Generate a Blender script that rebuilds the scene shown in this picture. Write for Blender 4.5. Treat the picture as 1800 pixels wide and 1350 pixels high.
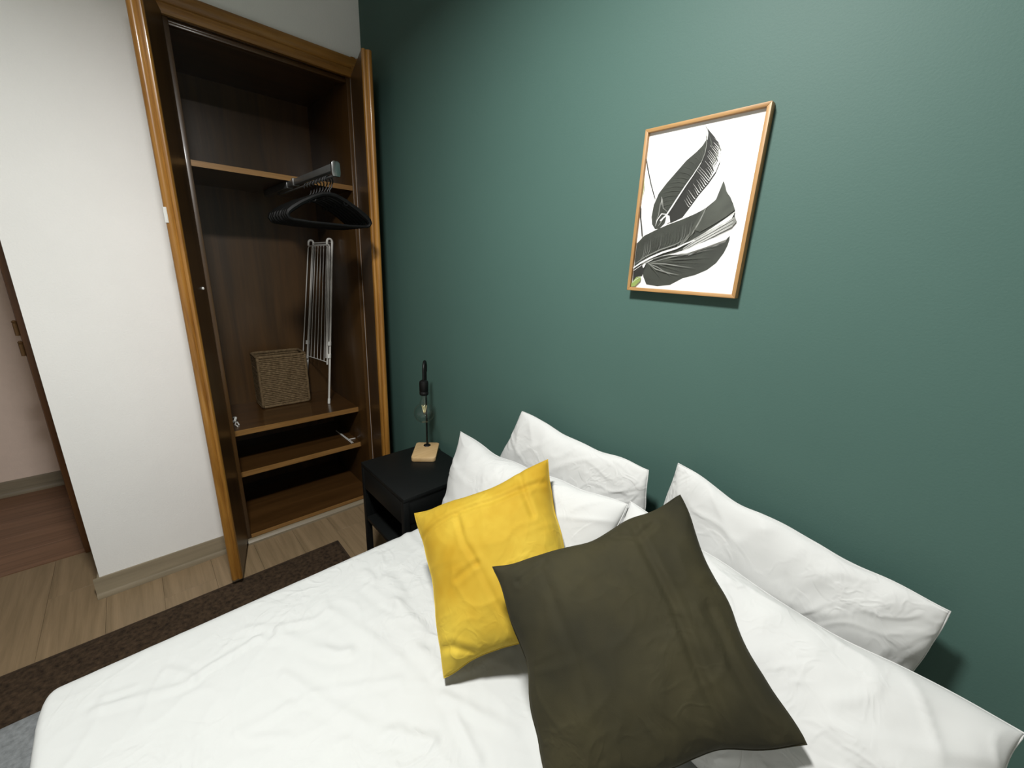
import bpy, bmesh, math, random
import numpy as np
from mathutils import Vector, Matrix, noise as mnoise

for o in list(bpy.data.objects):
    bpy.data.objects.remove(o, do_unlink=True)
S = bpy.context.scene
COL = S.collection
random.seed(4)

# ------------------------------------------------------------------ camera
cd = bpy.data.cameras.new('camera')
cam = bpy.data.objects.new('camera', cd)
COL.objects.link(cam)
cd.sensor_fit = 'HORIZONTAL'
cd.sensor_width = 36.0
cd.lens = 14.228
cd.clip_start = 0.02
cd.clip_end = 50
_R = np.array([[0.67457231, 0.73706197, 0.04113201],
               [0.23230231, -0.15905921, -0.95954979],
               [-0.70070524, 0.65684078, -0.27851814]])
cam.matrix_world = Matrix((
    (_R[0, 0], -_R[1, 0], -_R[2, 0], 2.3),
    (_R[0, 1], -_R[1, 1], -_R[2, 1], -1.0306),
    (_R[0, 2], -_R[1, 2], -_R[2, 2], 1.5),
    (0, 0, 0, 1)))
S.camera = cam

# ------------------------------------------------------------------ world and lights
w = bpy.data.worlds.new('world')
S.world = w
w.use_nodes = True
w.node_tree.nodes['Background'].inputs[0].default_value = (0.02, 0.02, 0.022, 1)
w.node_tree.nodes['Background'].inputs[1].default_value = 1.0

ld = bpy.data.lights.new('ceiling_light', 'AREA')      # round LED panel on the ceiling, facing down
ld.shape = 'DISK'
ld.size = 0.24
ld.energy = 58
ld.spread = math.radians(168)
ld.color = (1.0, 0.992, 0.968)
lo = bpy.data.objects.new('ceiling_light', ld)
lo.location = (1.74, -1.00, 2.60)
COL.objects.link(lo)

S.view_settings.view_transform = 'Standard'
S.view_settings.look = 'None'
S.view_settings.exposure = 0.0
S.view_settings.gamma = 1.0
S.view_settings.use_curve_mapping = False


# ------------------------------------------------------------------ materials
def lin(c):
    r = []
    for v in c:
        v /= 255.0
        r.append(v / 12.92 if v <= 0.04045 else ((v + 0.055) / 1.055) ** 2.4)
    return (r[0], r[1], r[2], 1.0)


def new_mat(name):
    m = bpy.data.materials.new(name)
    m.use_nodes = True
    nt = m.node_tree
    return m, nt, nt.nodes['Principled BSDF']


def coords(nt, scale=(1, 1, 1), rot=(0, 0, 0)):
    tc = nt.nodes.new('ShaderNodeTexCoord')
    mp = nt.nodes.new('ShaderNodeMapping')
    mp.inputs['Scale'].default_value = scale
    mp.inputs['Rotation'].default_value = rot
    nt.links.new(tc.outputs['Object'], mp.inputs['Vector'])
    return mp.outputs['Vector']


def tnoise(nt, vec, scale, detail=3, rough=0.55, dist=0.0):
    n = nt.nodes.new('ShaderNodeTexNoise')
    n.inputs['Scale'].default_value = scale
    n.inputs['Detail'].default_value = detail
    n.inputs['Roughness'].default_value = rough
    n.inputs['Distortion'].default_value = dist
    nt.links.new(vec, n.inputs['Vector'])
    return n.outputs['Fac']


def ramp(nt, fac, stops):
    r = nt.nodes.new('ShaderNodeValToRGB')
    e = r.color_ramp.elements
    while len(e) < len(stops):
        e.new(0.5)
    for k, (p, c) in enumerate(stops):
        e[k].position = p
        e[k].color = c
    nt.links.new(fac, r.inputs['Fac'])
    return r.outputs['Color']


def bump(nt, bsdf, height, strength, dist=0.01):
    b = nt.nodes.new('ShaderNodeBump')
    b.inputs['Strength'].default_value = strength
    b.inputs['Distance'].default_value = dist
    nt.links.new(height, b.inputs['Height'])
    nt.links.new(b.outputs['Normal'], bsdf.inputs['Normal'])


def plain(name, c, rough=0.5, metal=0.0, spec=0.5, vary=0.06, vscale=30, bmp=0.0, bscale=300, bdist=0.002):
    m, nt, b = new_mat(name)
    c = lin(c)
    v = coords(nt)
    f = tnoise(nt, v, vscale)
    lo_ = tuple(x * (1 - vary) for x in c[:3]) + (1,)
    hi_ = tuple(min(1, x * (1 + vary)) for x in c[:3]) + (1,)
    nt.links.new(ramp(nt, f, [(0.3, lo_), (0.7, hi_)]), b.inputs['Base Color'])
    b.inputs['Roughness'].default_value = rough
    b.inputs['Metallic'].default_value = metal
    b.inputs['Specular IOR Level'].default_value = spec
    if bmp:
        bump(nt, b, tnoise(nt, v, bscale, 2), bmp, bdist)
    return m


def wood(name, dark, light, axis='z', rough=0.35, freq=1.0, spec=0.5, coat=0.0):
    m, nt, b = new_mat(name)
    hi, lo_ = 26 * freq, 1.4 * freq
    sc = {'x': (lo_, hi, hi), 'y': (hi, lo_, hi), 'z': (hi, hi, lo_)}[axis]
    v = coords(nt, sc)
    f = tnoise(nt, v, 1.0, 5, 0.6, 1.2)
    fine = tnoise(nt, v, 5.0, 3, 0.7)
    mx = nt.nodes.new('ShaderNodeMath')
    mx.operation = 'MULTIPLY_ADD'
    mx.inputs[1].default_value = 0.35
    nt.links.new(fine, mx.inputs[0])
    nt.links.new(f, mx.inputs[2])
    d, l = lin(dark), lin(light)
    mid = tuple((d[i] + l[i]) / 2 for i in range(3)) + (1,)
    nt.links.new(ramp(nt, mx.outputs[0], [(0.48, d), (0.66, mid), (0.86, l)]), b.inputs['Base Color'])
    b.inputs['Roughness'].default_value = rough
    b.inputs['Specular IOR Level'].default_value = spec
    b.inputs['Coat Weight'].default_value = coat
    b.inputs['Coat Roughness'].default_value = 0.12
    bump(nt, b, fine, 0.08, 0.002)
    return m


def fabric(name, c, rough=0.85, sheen=0.0, weave=900, bmp=0.12, vary=0.04, vscale=14, c2=None, wrinkle=0.0):
    m, nt, b = new_mat(name)
    v = coords(nt)
    c = lin(c)
    c2 = lin(c2) if c2 else tuple(x * (1 - 2 * vary) for x in c[:3]) + (1,)
    f = tnoise(nt, v, vscale, 4, 0.6)
    nt.links.new(ramp(nt, f, [(0.3, c2), (0.7, c)]), b.inputs['Base Color'])
    b.inputs['Roughness'].default_value = rough
    b.inputs['Specular IOR Level'].default_value = 0.2
    if sheen:
        b.inputs['Sheen Weight'].default_value = sheen
        b.inputs['Sheen Roughness'].default_value = 0.35
        b.inputs['Sheen Tint'].default_value = tuple(min(1, x * 1.6 + 0.03) for x in c[:3]) + (1,)
    bump(nt, b, tnoise(nt, v, weave, 2), bmp, 0.001)
    if wrinkle:      # soft crumples: thin ridges of a distorted noise, under the weave
        fine = b.inputs['Normal'].links[0].from_node
        hs = []
        for sc, ds in ((6.0, 1.6), (15.0, 1.0)):
            n1 = tnoise(nt, v, sc, 2, 0.5, ds)
            a1 = nt.nodes.new('ShaderNodeMath'); a1.operation = 'SUBTRACT'; a1.inputs[1].default_value = 0.5
            a2 = nt.nodes.new('ShaderNodeMath'); a2.operation = 'ABSOLUTE'
            nt.links.new(n1, a1.inputs[0]); nt.links.new(a1.outputs[0], a2.inputs[0])
            mr = nt.nodes.new('ShaderNodeMapRange'); mr.interpolation_type = 'SMOOTHSTEP'
            mr.inputs['From Min'].default_value = 0.0; mr.inputs['From Max'].default_value = 0.10
            mr.inputs['To Min'].default_value = 1.0; mr.inputs['To Max'].default_value = 0.0
            nt.links.new(a2.outputs[0], mr.inputs['Value'])
            hs.append(mr.outputs[0])
        ad = nt.nodes.new('ShaderNodeMath'); ad.operation = 'MULTIPLY_ADD'; ad.inputs[1].default_value = 0.4
        nt.links.new(hs[1], ad.inputs[0]); nt.links.new(hs[0], ad.inputs[2])
        # patches without crumples
        pt = tnoise(nt, v, 3.5, 1)
        mp2 = nt.nodes.new('ShaderNodeMapRange'); mp2.inputs['From Min'].default_value = 0.42; mp2.inputs['From Max'].default_value = 0.62
        nt.links.new(pt, mp2.inputs['Value'])
        ml = nt.nodes.new('ShaderNodeMath'); ml.operation = 'MULTIPLY'
        nt.links.new(ad.outputs[0], ml.inputs[0]); nt.links.new(mp2.outputs[0], ml.inputs[1])
        b2 = nt.nodes.new('ShaderNodeBump')
        b2.inputs['Strength'].default_value = wrinkle
        b2.inputs['Distance'].default_value = 0.004
        nt.links.new(ml.outputs[0], b2.inputs['Height'])
        nt.links.new(b2.outputs['Normal'], fine.inputs['Normal'])
    return m


def thin_glass(name, rough=0.03, tint=(1, 1, 1, 1)):
    m = bpy.data.materials.new(name)
    m.use_nodes = True
    nt = m.node_tree
    nt.nodes.clear()
    out = nt.nodes.new('ShaderNodeOutputMaterial')
    tr = nt.nodes.new('ShaderNodeBsdfTransparent')
    tr.inputs[0].default_value = tint
    gl = nt.nodes.new('ShaderNodeBsdfGlossy')
    gl.inputs['Roughness'].default_value = rough
    lw = nt.nodes.new('ShaderNodeLayerWeight')
    lw.inputs['Blend'].default_value = 0.5
    pw_ = nt.nodes.new('ShaderNodeMath')
    pw_.operation = 'POWER'
    pw_.inputs[1].default_value = 4.0
    nt.links.new(lw.outputs['Facing'], pw_.inputs[0])
    fr = nt.nodes.new('ShaderNodeMath')
    fr.operation = 'MULTIPLY_ADD'
    fr.inputs[1].default_value = 0.55
    fr.inputs[2].default_value = 0.05
    nt.links.new(pw_.outputs[0], fr.inputs[0])
    mx = nt.nodes.new('ShaderNodeMixShader')
    nt.links.new(fr.outputs[0], mx.inputs[0])
    nt.links.new(tr.outputs[0], mx.inputs[1])
    nt.links.new(gl.outputs[0], mx.inputs[2])
    nt.links.new(mx.outputs[0], out.inputs[0])
    return m


M = {}
M['white_wall'] = plain('white_wall_paint', (240, 240, 237), 0.8, vary=0.02, vscale=3, bmp=0.25, bscale=160, bdist=0.003, spec=0.25)
M['green_wall'] = plain('green_wall_paint', (68, 95, 88), 0.6, vary=0.02, vscale=2.5, bmp=0.10, bscale=220, bdist=0.002, spec=0.3)
M['ceiling'] = plain('ceiling_paint', (240, 239, 235), 0.9, vary=0.02)
M['hall_wall'] = plain('hall_wall_paint', (238, 218, 204), 0.8, vary=0.02, bmp=0.2, bscale=160)
M['plank'] = wood('pale_laminate', (114, 97, 72), (142, 121, 93), 'x', 0.5, 0.6)
M['plank_hall'] = wood('reddish_laminate', (104, 76, 56), (136, 102, 78), 'y', 0.45, 0.6)
M['subfloor'] = plain('joint_dark', (112, 94, 72), 0.9)
M['baseboard'] = wood('baseboard_laminate', (118, 108, 88), (142, 130, 108), 'y', 0.45, 0.6)
M['oak'] = wood('honey_oak_varnish', (120, 78, 28), (166, 118, 52), 'z', 0.36, 1.0, coat=0.22)
M['oak_y'] = wood('honey_oak_varnish_across', (120, 78, 28), (166, 118, 52), 'y', 0.36, 1.0, coat=0.22)
M['dark'] = wood('brown_veneer', (56, 38, 17), (80, 55, 26), 'z', 0.38, 0.4, coat=0.12)
M['dark_y'] = wood('brown_veneer_across', (58, 38, 17), (80, 54, 27), 'y', 0.28, 0.5, coat=0.4)
M['shelf_edge'] = wood('shelf_edge_banding', (120, 86, 46), (150, 112, 64), 'y', 0.35, 1.0)
M['hall_wood'] = wood('brown_door_wood', (78, 48, 24), (108, 70, 36), 'z', 0.4, 0.8)
M['black'] = plain('matt_black_lacquer', (12, 14, 14), 0.5, vary=0.05, spec=0.25)
M['black_metal'] = plain('black_metal', (9, 9, 9), 0.5, vary=0.05, spec=0.3)
M['black_plastic'] = plain('black_plastic', (7, 7, 7), 0.6, vary=0.05, spec=0.2)
M['bamboo'] = wood('pale_lamp_wood', (168, 138, 94), (192, 164, 122), 'y', 0.45, 0.7)
M['steel'] = plain('brushed_steel', (150, 150, 150), 0.25, metal=1.0, vary=0.05)
M['rail'] = plain('grey_rail_metal', (112, 113, 112), 0.38, metal=0.6, vary=0.05)
M['white_metal'] = plain('white_coated_steel', (214, 212, 206), 0.4, vary=0.03)
M['white_plastic'] = plain('white_plastic', (225, 225, 220), 0.45, vary=0.03)
M['sheet'] = fabric('white_cotton', (187, 189, 187), 0.9, vary=0.008, bmp=0.08, wrinkle=0.45)
M['pillow'] = fabric('white_pillowcase', (191, 192, 190), 0.9, vary=0.008, bmp=0.08, wrinkle=0.5)
M['yellow'] = fabric('mustard_velvet', (186, 162, 58), 0.8, 0.45, 700, 0.2, 0.12, 3.5, c2=(152, 116, 16), wrinkle=0.4)
M['olive'] = fabric('olive_velvet', (56, 52, 33), 0.85, 0.12, 700, 0.2, 0.12, 3.2, c2=(31, 30, 20), wrinkle=0.4)
M['grey'] = fabric('grey_wool', (108, 111, 112), 0.95, 0.1, 350, 0.6, 0.2, 90)
M['rug'] = fabric('brown_rug_pile', (72, 57, 42), 0.98, 0.1, 420, 0.9, 0.25, 60, c2=(34, 26, 18))
M['rug_edge'] = fabric('rug_binding', (62, 50, 39), 0.95, 0.0, 420, 0.5, 0.1, 60)
M['mattress'] = fabric('mattress_ticking', (205, 205, 203), 0.9)
M['bed_base'] = fabric('bed_base_cloth', (96, 98, 102), 0.95)
M['wicker'] = fabric('seagrass', (128, 108, 80), 0.8, 0.0, 260, 0.6, 0.2, 70, c2=(84, 68, 46))
M['paper'] = plain('print_paper', (238, 238, 236), 0.6, vary=0.01)
M['ink'] = plain('print_dark_leaf', (46, 50, 43), 0.6, vary=0.28, vscale=45)
M['ink2'] = plain('print_mid_leaf', (66, 70, 62), 0.6, vary=0.25, vscale=50)
M['ink_black'] = plain('print_black', (22, 23, 20), 0.6, vary=0.1)
M['ink_grey'] = plain('print_grey', (128, 130, 124), 0.6, vary=0.15, vscale=60)
M['ink_white'] = plain('print_white', (226, 227, 223), 0.6, vary=0.03)
M['ink_green'] = plain('print_green', (138, 158, 84), 0.6, vary=0.15)
M['frame_oak'] = wood('oak_frame', (138, 100, 56), (170, 132, 84), 'z', 0.45, 2.2)
M['frame_oak_x'] = wood('oak_frame_across', (138, 100, 56), (170, 132, 84), 'x', 0.45, 2.2)
M['pane'] = thin_glass('clear_pane', 0.05)
M['bulb_glass'] = thin_glass('bulb_glass', 0.02, (0.93, 0.94, 0.93, 1))
M['filament'] = plain('led_filament', (246, 228, 170), 0.5, vary=0.03)
M['brass'] = plain('dull_brass', (104, 76, 44), 0.45, metal=0.4, vary=0.05)


# ------------------------------------------------------------------ mesh helpers
ROOT = {}


def tag(o, label=None, cat=None, group=None, kind=None):
    if label: o['label'] = label
    if cat: o['category'] = cat
    if group: o['group'] = group
    if kind: o['kind'] = kind
    return o


def thing(name, loc, label, cat, group=None, kind=None):
    o = bpy.data.objects.new(name, None)
    o.empty_display_size = 0.05
    COL.objects.link(o)
    o.location = loc
    ROOT[o.name] = Vector(loc)
    return tag(o, label, cat, group, kind)


class MB:
    """collects vertices and faces (world coordinates) for one mesh object"""

    def __init__(self):
        self.v, self.f, self.mi = [], [], []

    def add(self, vs, fs, mi=0):
        n = len(self.v)
        self.v += [tuple(p) for p in vs]
        self.f += [tuple(i + n for i in q) for q in fs]
        self.mi += [mi] * len(fs)
        return self

    def box(self, x0, x1, y0, y1, z0, z1, mi=0):
        x0, x1 = min(x0, x1), max(x0, x1)
        y0, y1 = min(y0, y1), max(y0, y1)
        z0, z1 = min(z0, z1), max(z0, z1)
        vs = [(x0, y0, z0), (x1, y0, z0), (x1, y1, z0), (x0, y1, z0),
              (x0, y0, z1), (x1, y0, z1), (x1, y1, z1), (x0, y1, z1)]
        return self.add(vs, [(0, 3, 2, 1), (4, 5, 6, 7), (0, 1, 5, 4), (1, 2, 6, 5), (2, 3, 7, 6), (3, 0, 4, 7)], mi)

    def prism(self, poly, axis_fn, h0, h1, mi=0):
        """poly: list of (a,b), counter-clockwise; axis_fn(a,b,h)->(x,y,z)"""
        n = len(poly)
        vs = [axis_fn(a, b, h0) for a, b in poly] + [axis_fn(a, b, h1) for a, b in poly]
        fs = [tuple(reversed(range(n))), tuple(range(n, 2 * n))]
        fs += [(i, (i + 1) % n, n + (i + 1) % n, n + i) for i in range(n)]
        return self.add(vs, fs, mi)

    def tube(self, pts, r, seg=8, closed=False, cap=True, mi=0):
        P = [Vector(p) for p in pts]
        n = len(P)
        rs = r if isinstance(r, (list, tuple)) else [r] * n
        T = []
        for i in range(n):
            if closed:
                t = P[(i + 1) % n] - P[i - 1]
            else:
                t = P[min(i + 1, n - 1)] - P[max(i - 1, 0)]
            T.append(t.normalized())
        up = Vector((0, 0, 1)) if abs(T[0].z) < 0.9 else Vector((1, 0, 0))
        nrm = (up - T[0] * up.dot(T[0])).normalized()
        vs = []
        for i in range(n):
            nrm = (nrm - T[i] * nrm.dot(T[i])).normalized()
            b = T[i].cross(nrm)
            for k in range(seg):
                a = 2 * math.pi * k / seg
                vs.append(P[i] + (nrm * math.cos(a) + b * math.sin(a)) * rs[i])
        fs = []
        m = n if closed else n - 1
        for i in range(m):
            j = (i + 1) % n
            for k in range(seg):
                l = (k + 1) % seg
                fs.append((i * seg + k, i * seg + l, j * seg + l, j * seg + k))
        if cap and not closed:
            fs.append(tuple(reversed(range(seg))))
            fs.append(tuple((n - 1) * seg + k for k in range(seg)))
        return self.add(vs, fs, mi)

    def lathe(self, prof, cx, cy, seg=24, mi=0):
        """prof: list of (r, z)"""
        vs, fs = [], []
        for r, z in prof:
            for k in range(seg):
                a = 2 * math.pi * k / seg
                vs.append((cx + r * math.cos(a), cy + r * math.sin(a), z))
        for i in range(len(prof) - 1):
            for k in range(seg):
                l = (k + 1) % seg
                fs.append((i * seg + k, i * seg + l, (i + 1) * seg + l, (i + 1) * seg + k))
        return self.add(vs, fs, mi)

    def build(self, name, mat, parent=None, smooth=False, bevel=0.0, bseg=2, label=None, kind=None, origin=None):
        me = bpy.data.meshes.new(name)
        off = Vector((0, 0, 0))
        root = parent
        while root is not None and root.parent is not None:
            root = root.parent
        if root is not None and root.name in ROOT:
            off = ROOT[root.name]
        elif parent is None and origin is not None:
            off = Vector(origin)
        me.from_pydata([(x - off.x, y - off.y, z - off.z) for x, y, z in self.v], [], self.f)
        mats = mat if isinstance(mat, (list, tuple)) else [mat]
        for m in mats:
            me.materials.append(m)
        if len(mats) > 1:
            for p, i in zip(me.polygons, self.mi):
                p.material_index = i
        bm = bmesh.new()
        bm.from_mesh(me)
        bmesh.ops.recalc_face_normals(bm, faces=bm.faces)
        if bevel:
            es = [e for e in bm.edges if len(e.link_faces) == 2 and e.calc_face_angle(0) > 0.6]
            bmesh.ops.bevel(bm, geom=es, offset=bevel, segments=bseg, profile=0.5, affect='EDGES', clamp_overlap=True)
        bm.to_mesh(me)
        bm.free()
        if smooth or bevel:
            for p in me.polygons:
                p.use_smooth = True
            if bevel or smooth == 'auto':
                me.set_sharp_from_angle(angle=math.radians(40))
        o = bpy.data.objects.new(name, me)
        COL.objects.link(o)
        if parent is not None:
            o.parent = parent
        elif origin is not None:
            o.location = origin
            ROOT[o.name] = Vector(origin)
        if label: o['label'] = label
        if kind: o['kind'] = kind
        return o


def box(name, x0, x1, y0, y1, z0, z1, mat, parent=None, bevel=0.0, **k):
    return MB().box(x0, x1, y0, y1, z0, z1).build(name, mat, parent, bevel=bevel, **k)


def arc(c, a, b, r, t0, t1, n):
    """points on a circle: c + r(cos t * a + sin t * b)"""
    c, a, b = Vector(c), Vector(a), Vector(b)
    return [c + (a * math.cos(t0 + (t1 - t0) * i / n) + b * math.sin(t0 + (t1 - t0) * i / n)) * r for i in range(n + 1)]


def copy_tree(o, parent=None):
    c = o.copy()
    COL.objects.link(c)
    c.parent = parent
    for ch in list(o.children):
        copy_tree(ch, c)
    return c


def N3(x, y, z):
    return mnoise.noise(Vector((x, y, z)))


def ridged(x, y, z, sharp=4):
    return max(0.0, 1 - abs(N3(x, y, z)) * 1.6) ** sharp


def seg_dist(px, py, a, b):
    ax, ay = a; bx, by = b
    dx, dy = bx - ax, by - ay
    L = dx * dx + dy * dy
    t = 0 if L == 0 else max(0, min(1, ((px - ax) * dx + (py - ay) * dy) / L))
    return math.hypot(px - ax - t * dx, py - ay - t * dy)

# ================================================================== THE SETTING
CEIL = 2.80
XR, YF = 3.50, -3.20          # right wall, wall behind the camera
YC = -1.338                   # end of the white wall (outer corner)
XD = -0.44                    # plane of the room door
# green wall
tag(box('wall_back', -0.70, XR, 0.0, 0.10, 0, CEIL, M['green_wall']),
    'dark green painted wall behind the bed head', 'wall', kind='structure')
# white wall with the wardrobe opening, and its return
m = MB()
m.box(-0.06, 0.0, YC, -0.783, 0, CEIL)
m.box(-0.06, 0.0, -0.785, 0.0, 2.385, CEIL)
m.box(-0.06, 0.0, -0.06, 0.0, 0, 2.385)
m.box(-0.70, -0.06, YC, YC + 0.06, 0, CEIL)
tag(m.build('wall_left', M['white_wall']), 'white textured wall around the built-in wardrobe', 'wall', kind='structure')
# wall with the doorway, set back beyond the corner
m = MB()
m.box(XD - 0.12, XD, -2.35, YC, 2.10, CEIL)
m.box(XD - 0.12, XD, YF, -2.35, 0, CEIL)
tag(m.build('wall_doorway', M['white_wall']), 'white wall holding the doorway to the hall', 'wall', kind='structure')
tag(box('wall_right', XR, XR + 0.1, YF, 0.1, 0, CEIL, M['white_wall']), 'white wall on the right side of the room', 'wall', kind='structure')
tag(box('wall_front', XD, XR, YF - 0.1, YF, 0, CEIL, M['white_wall']), 'white wall opposite the green wall', 'wall', kind='structure')
tag(box('ceiling', -2.4, XR + 0.1, YF - 0.1, 0.1, CEIL, CEIL + 0.08, M['ceiling']), 'white ceiling of the bedroom', 'ceiling', kind='structure')
tag(box('wall_hall', -1.52, -1.42, YF, YC + 0.06, 0, CEIL, M['hall_wall']), 'pale pinkish wall of the hall seen past the doorway', 'wall', kind='structure')
tag(box('wall_hall_side', -1.42, -0.70, YC, YC + 0.06, 0, CEIL, M['hall_wall']), 'short side wall of the hall beside the doorway', 'wall', kind='structure')

# floors: slab with planks laid on it
floor = thing('floor', (0, 0, 0), 'pale laminate plank floor of the bedroom', 'floor', kind='structure')
box('subfloor', XD - 0.01, XR, YF, 0, -0.06, -0.009, M['subfloor'], floor)
pw, pl = 0.19, 1.25
plank_me = {}


def plank(parent, x0, x1, y0, y1, mat):
    key = (round(x1 - x0, 3), round(y1 - y0, 3), mat.name)
    if key not in plank_me:
        hx, hy = (x1 - x0) / 2 - 0.00025, (y1 - y0) / 2 - 0.00025
        o = MB().box(-hx, hx, -hy, hy, -0.008, 0).build('plank', mat, None, bevel=0.0004, bseg=1)
        plank_me[key] = o.data
        bpy.data.objects.remove(o)
    o = bpy.data.objects.new('plank', plank_me[key])
    COL.objects.link(o)
    o.parent = parent
    o.location = ((x0 + x1) / 2, (y0 + y1) / 2, 0)


k = 0
y = 0.0
while y > YF + 0.01:
    y0 = max(y - pw, YF)
    x = XD + [0, -0.62, -0.31, -0.93][k % 4]
    while x < XR - 0.01:
        a, b = max(x, XD), min(x + pl, XR)
        if y > YC + 0.06:
            a = max(a, 0.0)
        if b - a > 0.02:
            plank(floor, a, b, y0, y, M['plank'])
        x += pl
    y = y0
    k += 1
hfloor = thing('floor_hall', (0, 0, 0), 'reddish brown plank floor of the hall', 'floor', kind='structure')
box('subfloor', -1.42, XD - 0.012, YF, YC, -0.06, -0.009, M['subfloor'], hfloor)
x = XD - 0.012
k = 0
while x > -1.40:
    x0 = max(x - pw, -1.42)
    y = YC + [0, 0.6, 0.3][k % 3]
    while y > YF + 0.01:
        b, a = min(y, YC), max(y - pl, YF)
        if b - a > 0.02:
            plank(hfloor, x0, x, a, b, M['plank_hall'])
        y -= pl
    x = x0
    k += 1


def baseboard(name, poly_fn, h0, h1, label):
    prof = [(0, 0), (0.022, 0), (0.022, 0.012), (0.015, 0.022), (0.012, 0.028), (0.012, 0.088), (0.008, 0.098), (0, 0.098)]
    o = MB().prism(prof, poly_fn, h0, h1).build(name, M['baseboard'], smooth='auto')
    return tag(o, label, 'baseboard', kind='structure')


baseboard('baseboard_left', lambda a, b, h: (a, h, b), YC - 0.02, -0.880, 'taupe baseboard under the white wall')
baseboard('baseboard_return', lambda a, b, h: (h, YC - a, b), XD, 0.0, 'taupe baseboard round the corner of the white wall')
baseboard('baseboard_back', lambda a, b, h: (h, -a, b), 0.36, XR, 'taupe baseboard along the foot of the green wall')
baseboard('baseboard_hall', lambda a, b, h: (-1.42 + a, h, b), YF, YC, 'brownish baseboard under the hall wall')
baseboard('baseboard_right', lambda a, b, h: (XR - a, h, b), YF, -0.03, 'taupe baseboard along the right wall')

# door lining of the doorway, near side, with its latch plate
tr = thing('trim_1', (XD, -1.40, 0), 'brown wooden door lining at the corner of the white wall', 'door frame', kind='structure')
m = MB()
m.box(XD - 0.13, XD + 0.015, YC - 0.001, YC - 0.079, 0, 2.14)
m.build('jamb', M['hall_wood'], tr, bevel=0.004)
m = MB().box(XD - 0.06, XD - 0.04, YC - 0.079, YC - 0.088, 0, 2.08)
m.build('door_stop', M['hall_wood'], tr, bevel=0.003)
m = MB().box(XD - 0.13, XD + 0.015, -2.36, YC - 0.02, 2.08, 2.14)
m.build('head_lining', M['hall_wood'], tr, bevel=0.004)
m = MB().box(XD - 0.13, XD + 0.015, -2.36, -2.31, 0, 2.08)
m.build('jamb', M['hall_wood'], tr, bevel=0.004)
for zc in (1.150, 1.060):
    pl_ = MB().box(XD - 0.03, XD + 0.006, YC - 0.0795, YC - 0.083, zc - 0.028, zc + 0.028).build('hinge_plate', M['brass'], tr, bevel=0.001)
    kn = MB()
    kn.tube([(XD + 0.012, YC - 0.086, zc - 0.026), (XD + 0.012, YC - 0.086, zc + 0.026)], 0.0075, 10)
    kn.tube([(XD + 0.012, YC - 0.086, zc + 0.026), (XD + 0.012, YC - 0.086, zc + 0.034), (XD + 0.012, YC - 0.086, zc + 0.040)], [0.006, 0.009, 0.004], 10)
    kn.build('hinge_knuckle', M['brass'], pl_, smooth='auto')

# ================================================================== WARDROBE
wd = thing('built_in_wardrobe', (-0.30, -0.42, 0), 'open built-in wardrobe with honey oak trim and dark brown inside', 'wardrobe')
YL, YR, XB = -0.762, -0.083, -0.60
box('side_panel', XB, -0.001, YR, YR + 0.019, 0.02, 2.362, M['dark'], wd, bevel=0.001)
box('side_panel', XB, -0.001, YL - 0.019, YL, 0.02, 2.362, M['dark'], wd, bevel=0.001)
box('back_panel', XB - 0.012, XB, YL - 0.019, YR + 0.019, 0.02, 2.38, M['dark'], wd)
box('top_panel', XB, -0.001, YL - 0.019, YR + 0.019, 2.362, 2.38, M['dark_y'], wd)


def shelf(z, t, xf, name='shelf'):
    s_ = box(name, XB + 0.0005, xf - 0.0025, YL + 0.0005, YR - 0.0005, z - t, z, M['dark_y'], wd)
    box('edge_band', xf - 0.002, xf, YL + 0.0005, YR - 0.0005, z - t, z, M['shelf_edge'], s_)


shelf(1.873, 0.023, -0.004)
shelf(0.602, 0.030, -0.132)
shelf(0.360, 0.030, -0.132)
shelf(0.052, 0.022, 0.004, 'bottom_panel')
pn = MB().prism([(0, 0), (0.030, 0), (0.030, 0.012), (0.020, 0.022), (0.012, 0.027), (0, 0.027)], lambda a, b, h: (a - 0.008, h, b), YL - 0.02, YR + 0.02)
pn.build('plinth', M['baseboard'], wd, smooth='auto')
# casing: moulded oak boards round the opening
cas = [(0, 0), (0.016, 0), (0.021, 0.006), (0.022, 0.014), (0.021, 0.030), (0.017, 0.036), (0.013, 0.039), (0.017, 0.043), (0.022, 0.050),
       (0.024, 0.062), (0.023, 0.074), (0.017, 0.084), (0, 0.086)]
MB().prism(cas, lambda a, b, h: (a + 0.0005, h, 2.363 + b), -0.878, -0.004).build('head_casing', M['oak_y'], wd, smooth='auto')
MB().prism(cas, lambda a, b, h: (a + 0.0005, -0.792 - b, h), 0.0, 2.449).build('side_casing', M['oak'], wd, smooth='auto')
MB().prism([(a, b * 0.62) for a, b in cas], lambda a, b, h: (a + 0.0005, -0.062 + b, h), 0.0, 2.449).build('side_casing', M['oak'], wd, smooth='auto')
MB().box(-0.035, -0.002, YL, YR, 2.338, 2.350).box(-0.035, -0.012, YL, YR, 2.350, 2.3615).build('head_stop', M['dark_y'], wd, bevel=0.002)


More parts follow.
